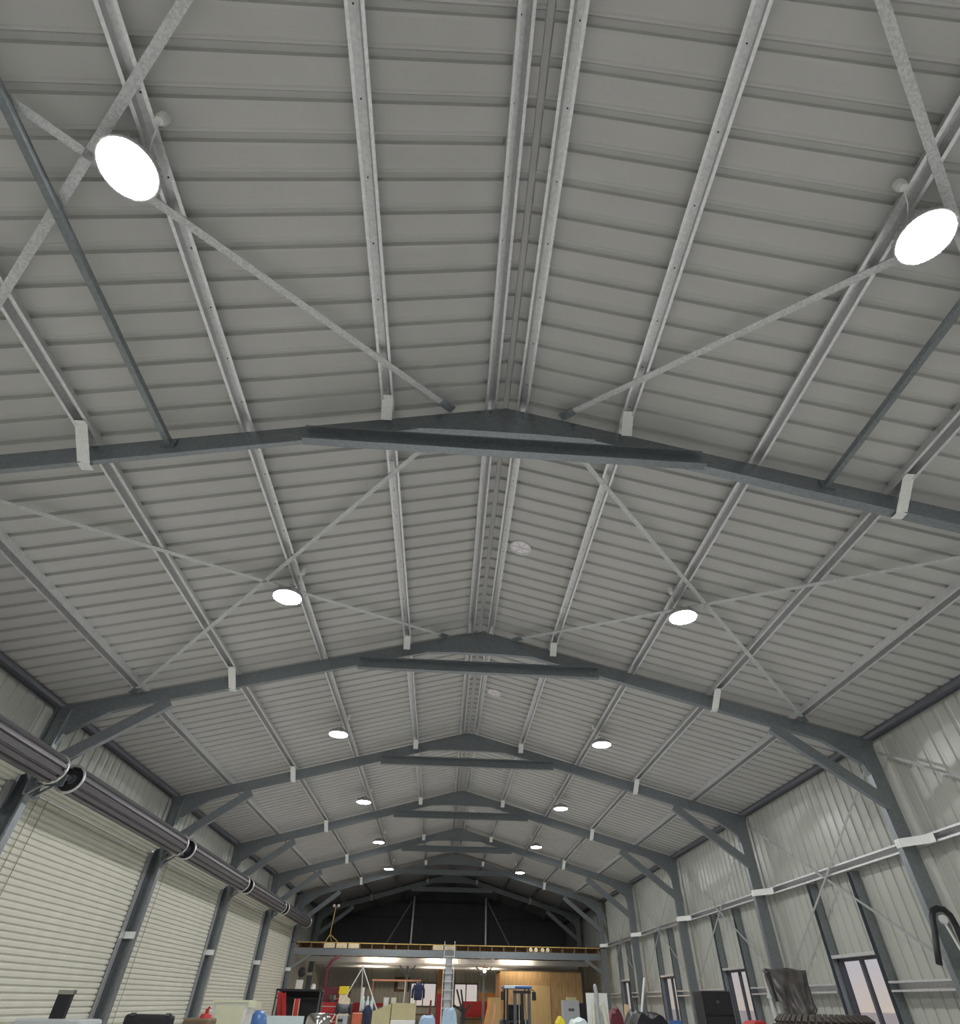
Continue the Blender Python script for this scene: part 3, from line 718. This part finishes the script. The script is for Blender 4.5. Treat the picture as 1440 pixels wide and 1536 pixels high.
# forklift
fk = thing('forklift', 'forklift with blue overhead guard parked before the plywood room', 'forklift', (2.38, 26.0, 0))
obj('overhead_guard', MB().box((-.50, 0, 1.97), (.50, 1.3, 2.06)), BLUE, fk, bevel=.03)
obj('guard_edge', MB().box((-.50, -.03, 1.98), (-.12, 0, 2.05)), PALE, fk)
for x in (-.40, .40):
    for y in (.06, 1.22): obj('guard_post', MB().bar((x, y, .9), (x*.95, y, 1.97), .06, .06), BLACK, fk)
for x in (-.14, .36): obj('mast_rail', MB().box((x-.05, -.25, .1), (x+.05, -.12, 1.93)), DGREY, fk)
obj('mast_cylinder', MB().tube([(.11, -.2, .2), (.11, -.2, 1.85)], .055, 12), BLACK, fk)
obj('mast_head', MB().box((-.2, -.27, 1.84), (.42, -.1, 1.92)), BLACK, fk)
for x in (0.0, .22): obj('lift_chain', MB().box((x-.02, -.24, .3), (x+.02, -.22, 1.84)), STEEL, fk)
for s in (-1, 1):
    mir = obj('mirror_arm', MB().tube([(s*.46, .05, 1.95), (s*.56, -.05, 1.93), (s*.56, -.05, 1.85)], .015, 8), BLACK, fk)
    obj('mirror', MB().box((s*.56-.07, -.08, 1.66), (s*.56+.07, -.03, 1.90)), BLACK, mir, bevel=.02)
obj('chassis', MB().box((-.52, .05, .18), (.52, 1.75, .95)), BLUE, fk, bevel=.05)
obj('counterweight', MB().box((-.52, 1.4, .3), (.52, 1.95, 1.15)), DGREY, fk, bevel=.08)
obj('seat', MB().box((-.25, .75, .95), (.25, 1.2, 1.10)).box((-.25, 1.15, 1.0), (.25, 1.28, 1.55)), BLACK, fk, bevel=.04)
obj('carriage', MB().box((-.45, -.33, .25), (.55, -.26, .75)), BLACK, fk)
for x in (-.2, .4): obj('fork_tine', MB().box((x-.06, -1.3, .06), (x+.06, -.3, .11)), DGREY, fk)
for x in (-.48, .48):
    for y in (.2, 1.5): obj('wheel', MB().lathe([(0, -.1), (.2, -.1), (.27, -.08), (.29, 0), (.27, .08), (.2, .1), (0, .1)], 20, 'x', (x, y, .29)), RUBBER, fk)
tag(obj('tan_board', MB().box((1.80, 33.6, 0), (2.42, 33.64, 1.76)), PLY2), 'tan board leaning at the corner of the plywood room', 'board')
# grey cabinet etc
gc = thing('grey_cabinet', 'grey steel cabinet by the right columns at the far end', 'cabinet', (4.65, 28.0, 0))
obj('body', MB().box((-.31, 0, 0), (.31, .5, 1.69)), GREYBOX, gc, bevel=.01); obj('door_leaf', MB().box((-.29, -.015, .05), (.29, 0, 1.62)), GREYBOX, gc); obj('badge', MB().box((-.12, -.02, 1.38), (.1, -.015, 1.46)), DGREY, gc)
tag(obj('cabinet_top_box', MB().box((4.52, 28.1, 1.695), (4.88, 28.4, 1.78)), KHAKI), 'low carton lying on the grey cabinet', 'box')
tag(obj('black_box_cabinet', MB().box((5.0, 28.2, 0), (5.32, 28.7, 1.62)), BLACK, bevel=.01), 'black cabinet right beside the grey one', 'cabinet')
# white sheets with pvc pipes
ws = thing('white_sheet_stack', 'white sheets standing beside the right columns', 'sheet', (3.95, 20.2, 0))
obj('sheet', MB().box((-.29, .15, 0), (-.03, .19, 1.83)), WHITE, ws); obj('sheet', MB().box((0.0, .15, 0), (.31, .19, 1.83)), WHITE, ws)
tag(obj('pvc_pipe', MB().tube([(3.78, 20.2, 0), (3.82, 20.2, 1.63)], .055, 12), CREAMPIPE, smooth=False), 'straight cream pipe before the white sheets', 'pipe')
tag(obj('curved_pipe', MB().tube([(4.06, 20.0, 0), (4.10, 20.0, 1.0), (4.09, 20.0, 1.3), (4.05, 20.0, 1.5), (4.0, 20.0, 1.60)], .06, 12), CREAMPIPE, smooth=False), 'curved cream pipe before the white sheets', 'pipe')
tag(obj('grey_mast', MB().tube([(3.90, 20.1, 0), (3.90, 20.1, 1.6), (3.90, 20.1, 1.82)], [.05, .05, .065], 12).tube([(3.90, 20.1, 1.82), (3.88, 20.1, 1.98), (3.87, 20.1, 2.02)], [.055, .05, .02], 12), GREYBOX, smooth=False), 'grey mast with pale top between the white sheets', 'mast')
tag(obj('yellow_wedge', MB().prism([(2.70, 0), (3.0, 0), (2.95, 1.25), (2.86, 1.34), (2.76, 1.2)], 20.0, 20.5), YELLOW), 'bright yellow pointed panel right of the forklift', 'panel')
tag(blanket(3.02, 3.62, 19.6, 20.3, lump(1.27, .025, 5), PALE, 'pale_cloth_heap'), 'pale blue white cloth heap before the grey cabinet', 'cloth')
tag(obj('white_pole', MB().tube([(5.02, 20.0, 0), (5.14, 20.1, 1.51), (5.33, 20.1, 2.17)], .035, 8), WHITE), 'thin white pole leaning by the third window', 'pole')
tag(obj('pale_plank', MB().bar((5.08, 22.0, 0), (5.28, 22.2, 1.60), .15, .03, (0, 1, 0)), TIMB), 'pale timber plank standing behind the dark bag', 'plank')
tag(blanket(5.15, 5.62, 24.0, 24.8, lump(1.45, .05, 11), MAROON, 'dark_red_heap'), 'dark red heap of gear behind the white pole', 'heap')
tag(blanket(3.70, 4.55, 15.8, 16.8, lump(1.47, .04, 21), BLACK, 'black_bag'), 'big black lumpy cover left of the black cabinet', 'cover')
bgp = tag(obj('blue_offcut', MB().box((4.46, 15.5, 0), (4.66, 15.7, 1.36)), BLUE), 'small blue upright box beside the black cover', 'box')
bc = thing('black_cabinet', 'black upright cabinet under the second window', 'cabinet', (4.93, 14.0, 0))
obj('body', MB().box((-.29, 0, 0), (.29, .5, 1.82)), BLACK, bc, bevel=.01); obj('door_leaf', MB().box((-.27, -.015, .05), (.27, 0, 1.45)), BLACK, bc); obj('drawer', MB().box((-.27, -.015, 1.48), (.27, 0, 1.77)), BLACK, bc); obj('plaque', MB().box((-.03, -.02, 1.64), (.03, -.015, 1.68)), DGREY, bc)
# tarp over a frame
tf = thing('tarp_frame', 'pale steel post frame under the grey tarpaulin', 'frame', (5.0, 11.2, 0))
obj('post', MB().tube([(-.30, -.06, 0), (-.31, -.06, 1.72), (-.31, -.06, 2.0)], .045, 12), ALU, tf); obj('collar', MB().lathe([(0, -.02), (.065, -.02), (.065, .02), (0, .02)], 14, 'z', (-.31, -.06, 1.72)), ALU, tf)
obj('post', MB().tube([(.34, .2, 0), (.34, .2, 2.0)], .04, 12), ALU, tf); obj('cross_rail', MB().tube([(-.31, -.06, 1.98), (.34, .2, 1.98)], .03, 8), ALU, tf)
def tarp():
    mb = MB(); n, mrows = 26, 12; rnd = random.Random(4)
    for layer in (0, 1):
        for i in range(n+1):
            u = i/n
            for j in range(mrows+1):
                v = j/mrows
                x_ = 4.60 + u*.80 + .04*v*math.sin(4*u+1); drop = (.44 + .16*math.sin(2.4*u+.3) - .10*math.cos(5*u))*v
                z_ = 2.06 - drop - .012*math.sin(u*9)*(1-v)
                y_ = 10.95 + .24*u + v*(-.05) + v*(.11*math.sin(u*13 + v*4) + .045*math.sin(u*31 - 5*v) + .03*math.sin(9*v+6*u)) + layer*(.02+.22*math.sin(math.pi*min(1, v+.1))*.3)
                mb.v.append((x_, y_, z_))
    N = (n+1)*(mrows+1)
    for i in range(n):
        for j in range(mrows):
            a_ = i*(mrows+1)+j; mb.f.append([a_, a_+1, a_+mrows+2, a_+mrows+1]); mb.f.append([N+a_, N+a_+mrows+1, N+a_+mrows+2, N+a_+1])
    for i in range(n):
        for j in (0, mrows): a_ = i*(mrows+1)+j; b_ = a_+mrows+1; mb.f.append([a_, b_, N+b_, N+a_])
    for i in (0, n):
        for j in range(mrows): a_ = i*(mrows+1)+j; mb.f.append([a_, a_+1, N+a_+1, N+a_])
    return mb
tag(obj('grey_tarp', tarp(), TARP, smooth=True), 'crumpled dark grey tarpaulin hanging over a pale post frame', 'tarpaulin')
obj('strap', MB().tube([(-.36, -.12, 2.03), (-.385, -.32, 2.0), (-.38, -.32, 1.85), (-.36, -.32, 1.66)], .022, 8), BLACK, tf)
# big tyre standing flat on a drum
ty = thing('tractor_tyre', 'knobbly tyre lying on top of a drum under the nearest window', 'tyre', (4.44, 9.3, 1.36))
obj('carcass', MB().lathe([(.33, -.11), (.50, -.13), (.575, -.10), (.60, -.03), (.60, .05), (.575, .11), (.50, .15), (.33, .12), (.30, 0), (.33, -.11)], 48), RUBBER, ty, smooth=True)
LUG = MB().box((-.025, -.028, -.05), (.018, .028, .05)).mesh('tread_lug'); LUG.materials.append(RUBBER)
for i in range(44):
    for rr, zz in ((.60, .03), (.60, -.06), (.545, .13)):
        a_ = 2*math.pi*(i+(.5 if zz < 0 else 0))/44
        o = obj('tread_lug', LUG, None, ty, (rr*math.cos(a_), rr*math.sin(a_), zz)); o.rotation_euler = (0, -.9 if zz > .1 else 0, a_)
tag(obj('tyre_drum', MB().lathe([(0, 0), (.42, 0), (.44, .02), (.42, .05), (.42, .6), (.435, .63), (.42, .66), (.42, 1.17), (.44, 1.2), (.42, 1.225), (0, 1.225)], 32, 'z', (4.44, 9.3, 0)), BLUE), 'blue steel drum under the tyre', 'drum')
tag(obj('red_toolbag', MB().prism([(4.62, 0), (4.94, 0), (4.94, 1.38), (4.86, 1.43), (4.72, 1.42), (4.62, 1.36)], 12.0, 12.4), RED, bevel=.02), 'red container just left of the tyre', 'container')
# hose on the column
hs = thing('hanging_hose', 'black hose loop hanging on the second column at right', 'hose', (6.86, 9.42, 2.45))
obj('loop', MB().tube([(-.33, 0, -.38), (-.27, 0, -.2), (-.19, 0, 0), (-.145, 0, .15), (-.09, 0, .235), (.0, 0, .265), (.09, 0, .255), (.15, 0, .19), (.17, 0, .05), (.16, 0, -.15), (.2, 0, -.4)], .042, 10), BLACK, hs, smooth=True)
obj('nozzle', MB().lathe([(0, -.03), (.055, -.03), (.055, .02), (0, .02)], 16, 'y', (-.015, -.03, .13)), WHITE, hs)
obj('rod', MB().bar((-.02, -.04, .10), (.06, -.04, -.28), .022, .022), WHITE, hs)
obj('hook', MB().tube([(.04, 0, .24), (.06, .1, .26), (.06, .2, .26)], .012, 8), STEEL, hs)

# ------------------------------------------------------------------ clutter: left
tc_ = thing('grey_case', 'grey lidded case at the bottom left corner', 'case', (-4.5, 8.0, 0))
obj('shell', MB().box((-.33, -.05, 0), (.33, .45, 1.33)), GREYBOX, tc_, bevel=.04); obj('lid', MB().box((-.34, -.06, 1.335), (.34, .46, 1.41)), GREYBOX, tc_, bevel=.035)
bp_ = thing('black_mast', 'black upright bar with steel cap on the grey case', 'bar', (-4.46, 8.05, 1.415))
obj('bar_body', MB().box((-.075, -.03, 0), (.065, .03, .19)), BLACK, bp_); obj('cap', MB().box((-.08, -.035, .19), (.075, .035, .225)), STEEL, bp_)
ch = thing('office_chair', 'black high-backed chair before the second roller door', 'chair', (-3.88, 9.0, 0))
obj('backrest', MB().box((-.29, -.03, .60), (.28, .05, 1.445)), BLACK, ch, bevel=.035)
for x in (-.2, .2): obj('headrest_post', MB().box((x-.02, -.035, 1.43), (x+.02, .04, 1.455)), DGREY, ch)
obj('seat', MB().box((-.26, .03, .44), (.26, .52, .54)), BLACK, ch, bevel=.04); obj('column', MB().tube([(0, .27, .08), (0, .27, .44)], .03, 10), DGREY, ch)
for j in range(5):
    a_ = 2*math.pi*j/5; obj('foot', MB().bar((0, .27, .08), (.3*math.cos(a_), .27+.3*math.sin(a_), .05), .05, .03), DGREY, ch)
tag(obj('brown_chest', MB().box((-4.80, 13.0, 0), (-4.38, 13.5, 1.33)), BROWN, bevel=.03), 'dark brown chest left of the cream cabinet', 'chest')
rt_ = thing('red_tap', 'small red hand pump standing on the brown chest', 'pump', (-4.50, 13.2, 1.33))
obj('base', MB().lathe([(0, 0), (.11, 0), (.09, .05), (.03, .06), (.03, .12), (0, .13)], 16), RED, rt_); obj('lever', MB().bar((0, 0, .11), (.03, 0, .15), .02, .03), RED, rt_)
cc = thing('cream_cabinet', 'open cream cabinet with yellow top edge on the left', 'cabinet', (-4.34, 14.0, 0))
obj('body', MB().box((-.31, 0, 0), (.31, .5, 1.53)), WHITE, cc); obj('top_edge', MB().box((-.33, -.02, 1.535), (.33, .5, 1.57)), CREAM, cc); obj('side_flap', MB().box((.335, -.1, 1.47), (.46, .4, 1.535)), CREAM, cc); obj('door_leaf', MB().box((-.26, -.02, .1), (.26, -.002, 1.50)), CREAM, cc)
tag(obj('blue_cylinder', MB().lathe([(0, 0), (.2, 0), (.2, 1.1), (.19, 1.22), (.15, 1.33), (.08, 1.41), (0, 1.43)], 24, 'z', (-4.02, 15.0, 0)), BLUE, smooth=True), 'blue dome-topped cylinder right of the cream cabinet', 'cylinder')
tag(obj('pale_sheet', MB().box((-4.09, 16.0, 0), (-3.31, 16.05, 1.33)), PALE), 'pale blue white sheet standing before the red ramps', 'sheet')
tag(obj('steel_drum', MB().lathe([(0, 0), (.25, 0), (.26, .03), (.25, .06), (.25, .6), (.262, .62), (.25, .64), (.25, 1.22), (.235, 1.33), (.18, 1.39), (0, 1.40)], 32, 'z', (-2.87, 15.2, 0)), STEEL, smooth=True), 'shiny steel drum beside the pale sheet', 'drum')
sh = thing('black_shelving', 'black shelf unit holding red ramps on the left', 'shelving', (-4.62, 22.0, 0))
obj('shelf', MB().box((-.66, -.05, 1.77), (.66, .5, 1.82)), BLACK, sh); obj('shelf', MB().box((-.66, .2, 1.60), (.66, .5, 1.63)), BLACK, sh); obj('shelf', MB().box((-.64, 0, .6), (.64, .5, .64)), BLACK, sh)
for x in (-.64, .64):
    for y in (0, .46): obj('upright', MB().box((x-.02, y-.02, 0), (x+.02, y+.02, 1.77)), DGREY, sh)
obj('back_panel', MB().box((-.64, .47, .64), (.64, .49, 1.77)), BLACK, sh)
for i, (x0, x1, xb, zt_) in enumerate(((-5.20, -5.08, .42, 1.74), (-5.03, -4.94, .42, 1.72), (-4.62, -4.48, -.10, 1.60))):
    a_ = Vector(((x0+x1)/2, 21.88 - .12*(i == 1) - .25*(i == 2), zt_)); b_ = Vector(((x0+x1)/2+xb*1.15 if xb > 0 else (x0+x1)/2+.12, 21.6 - .12*(i == 1) - .25*(i == 2), 0.0)) ; b_ = a_ + (b_-a_)
    o = thing('red_ramp', ['leftmost tall red ramp leaning on the black shelving', 'second tall red ramp beside the leftmost one', 'shorter red ramp with timber edge on the black shelving'][i], 'ramp', (0, 0, 0), 0, 'red ramps')
    d_ = (b_-a_); b2 = a_ + d_*(a_.z/(a_.z)) ; obj('deck', MB().bar(a_, b2, x1-x0, .03, (0, 1, 0)), RED, o)
    for s in (-1, 1): obj('edge', MB().bar(a_+Vector((s*(x1-x0)/2, -.02, 0)), b2+Vector((s*(x1-x0)/2, -.02, 0)), .012, .05, (0, 1, 0)), RED if i < 2 else TIMB, o)
fn = thing('pedestal_fan', 'black headed fan with white body behind the black shelving', 'fan', (-6.35, 31.0, 0))
obj('stem', MB().tube([(0, 0, .05), (0, 0, 2.3)], .04, 10), DGREY, fn); obj('fan_head', MB().lathe([(0, -.1), (.13, -.08), (.17, 0), (.13, .08), (0, .1)], 18, 'y', (.05, 0, 2.45)), BLACK, fn); obj('white_cover', MB().box((-.1, -.08, 1.7), (.16, .08, 2.2)), WHITE, fn); obj('base', MB().lathe([(0, 0), (.25, 0), (.22, .05), (0, .06)], 18), BLACK, fn)
tag(obj('white_cylinder', MB().lathe([(0, 0), (.11, 0), (.11, 1.9), (.09, 2.05), (0, 2.1)], 16, 'z', (-5.75, 31.2, 0)), WHITE), 'tall white cylinder behind the black shelving', 'cylinder')
ct = thing('red_tool_chest', 'red tool chest with drawers right of the black shelving', 'tool chest', (-4.45, 28.0, 0))
obj('body', MB().box((-.40, 0, .1), (.40, .5, 1.52)), RED, ct)
for i in range(6): dw = obj('drawer', MB().box((-.37, -.02, .2+i*.21), (.37, 0, .38+i*.21)), RED, ct); obj('pull', MB().box((-.34, -.035, .345+i*.21), (.34, -.02, .365+i*.21)), ALU, dw)
obj('lid', MB().box((-.40, .42, 1.52), (.60, .5, 1.95)), MAROON, ct)
for x in (-.3, .3): obj('castor', MB().lathe([(0, -.03), (.05, -.03), (.05, .03), (0, .03)], 12, 'y', (x, .25, .05)), BLACK, ct)
yb = thing('yellow_case', 'bright yellow tool case on a stand at the far left', 'case', (-3.97, 27.5, 0))
obj('case_body', MB().box((-.20, 0, 1.75), (.17, .3, 1.975)), YELLOW, yb, bevel=.02); obj('side_panel', MB().box((.172, 0, 1.76), (.22, .3, 1.96)), BLACK, yb); obj('stand', MB().box((-.16, .02, 0), (.12, .28, 1.745)), FOAM, yb)
gr = thing('pedestal_grinder', 'pedestal grinder with orange base left of the white post', 'grinder', (-2.98, 20.0, 0))
obj('motor', MB().lathe([(0, -.15), (.08, -.15), (.10, -.07), (.10, .07), (.08, .15), (0, .15)], 18, 'x', (0, 0, 1.42)), DGREY, gr)
for s in (-1, 1): obj('wheel_guard', MB().lathe([(0, -.04), (.11, -.04), (.12, 0), (.11, .04), (0, .04)], 20, 'x', (s*.17, 0, 1.42)), BLACK, gr)
obj('pedestal', MB().box((-.12, -.12, .0), (.13, .12, 1.3)), GREYBOX, gr, bevel=.02); obj('tray', MB().box((-.1, -.22, 1.17), (.02, -.12, 1.22)), BLACK, gr)
tag(obj('orange_bin', MB().box((-2.77, 20.15, 0), (-2.52, 20.5, 1.34)), ORED, bevel=.02), 'orange red bin beside the pedestal grinder', 'bin')
tag(obj('navy_jacket_stand', MB().lathe([(0, 0), (.12, 0), (.1, .4), (.09, 1.2), (.13, 1.38), (.06, 1.48), (0, 1.5)], 14, 'z', (-2.46, 21.2, 0)), mat('navy_cloth', (.03, .04, .09), .8, 0, .3, 9, bump=.3), smooth=True), 'dark navy cover on a stand beside the orange bin', 'cover')
jk = thing('work_jacket', 'dark navy jacket hanging on the copper pipe rack', 'jacket', (-1.28, 29.9, 1.62))
obj('body', MB().lathe([(.02, .02), (.15, .0), (.17, .12), (.16, .3), (.19, .42), (.10, .52), (.04, .55), (.02, .55)], 14), MATS['navy_cloth'], jk, smooth=True)
for sd in (-1, 1): obj('sleeve', MB().tube([(sd*.14, 0, .47), (sd*.22, 0, .3), (sd*.23, -.02, .06)], [.06, .055, .045], 10), MATS['navy_cloth'], jk, smooth=True)
obj('hanger', MB().tube([(0, 0, .53), (0, 0, .59), (.02, .06, .61), (.0, .1, .6)], .008, 6), STEEL, jk)
vs = thing('bench_vise', 'dark bench vise sitting on the red tool chest', 'vise', (-4.45, 28.2, 1.525))
obj('base', MB().lathe([(0, 0), (.10, 0), (.08, .04), (.05, .06), (0, .06)], 14), DGREY, vs); obj('jaw', MB().box((-.12, -.06, .06), (-.01, .06, .2)), DGREY, vs); obj('jaw', MB().box((.03, -.06, .06), (.12, .06, .2)), STEEL, vs); obj('screw_bar', MB().tube([(.12, 0, .1), (.24, 0, .1)], .018, 8), STEEL, vs)
cl = tag(obj('cardboard_offcut', MB().prism([(-4.0, 1.2), (-3.55, 1.2), (-3.6, 1.62), (-3.75, 1.7), (-4.0, 1.66)], 26.5, 26.56).box((-3.95, 26.4, 0), (-3.6, 26.7, 1.195)), FOAM), 'pale cardboard panel standing right of the red tool chest', 'panel')
# work light on the mezzanine
wk = thing('work_light', 'yellow tripod work light with two heads on the mezzanine', 'work light', (-5.62, ym+.75, 3.514))
obj('mast', MB().tube([(0, 0, .25), (.06, 0, 1.38)], .022, 8), YTONGUE, wk)
for dx, dy in ((-.16, -.1), (.5, -.05), (.1, .4)): obj('leg', MB().tube([(0, 0, .34), (dx, dy, 0)], .02, 8), YTONGUE, wk)
for x in (-.06, .15): obj('lamp_head', MB().lathe([(0, -.05), (.05, -.05), (.07, .03), (0, .05)], 14, 'y', (x+.03, 0, 1.42)), WHITE, wk)
obj('crossbar', MB().bar((-.08, 0, 1.37), (.22, 0, 1.37), .025, .025), YTONGUE, wk)

# final setting-out of the loose items: a common sideways offset that is larger near the viewer
bpy.context.view_layer.update()
for o in list(bpy.data.objects):
    if o in BEFORE or o.parent: continue
    if o.name in ('downpipe', 'hanging_hose', 'plywood_room'): continue
    yy = o.location.y if o.location.y > 1 else (sum(v.co.y for v in o.data.vertices)/len(o.data.vertices) if o.type == 'MESH' else 21.5)
    o.location.x += max(.04, .152-.0036*yy) if yy < 38 else 0
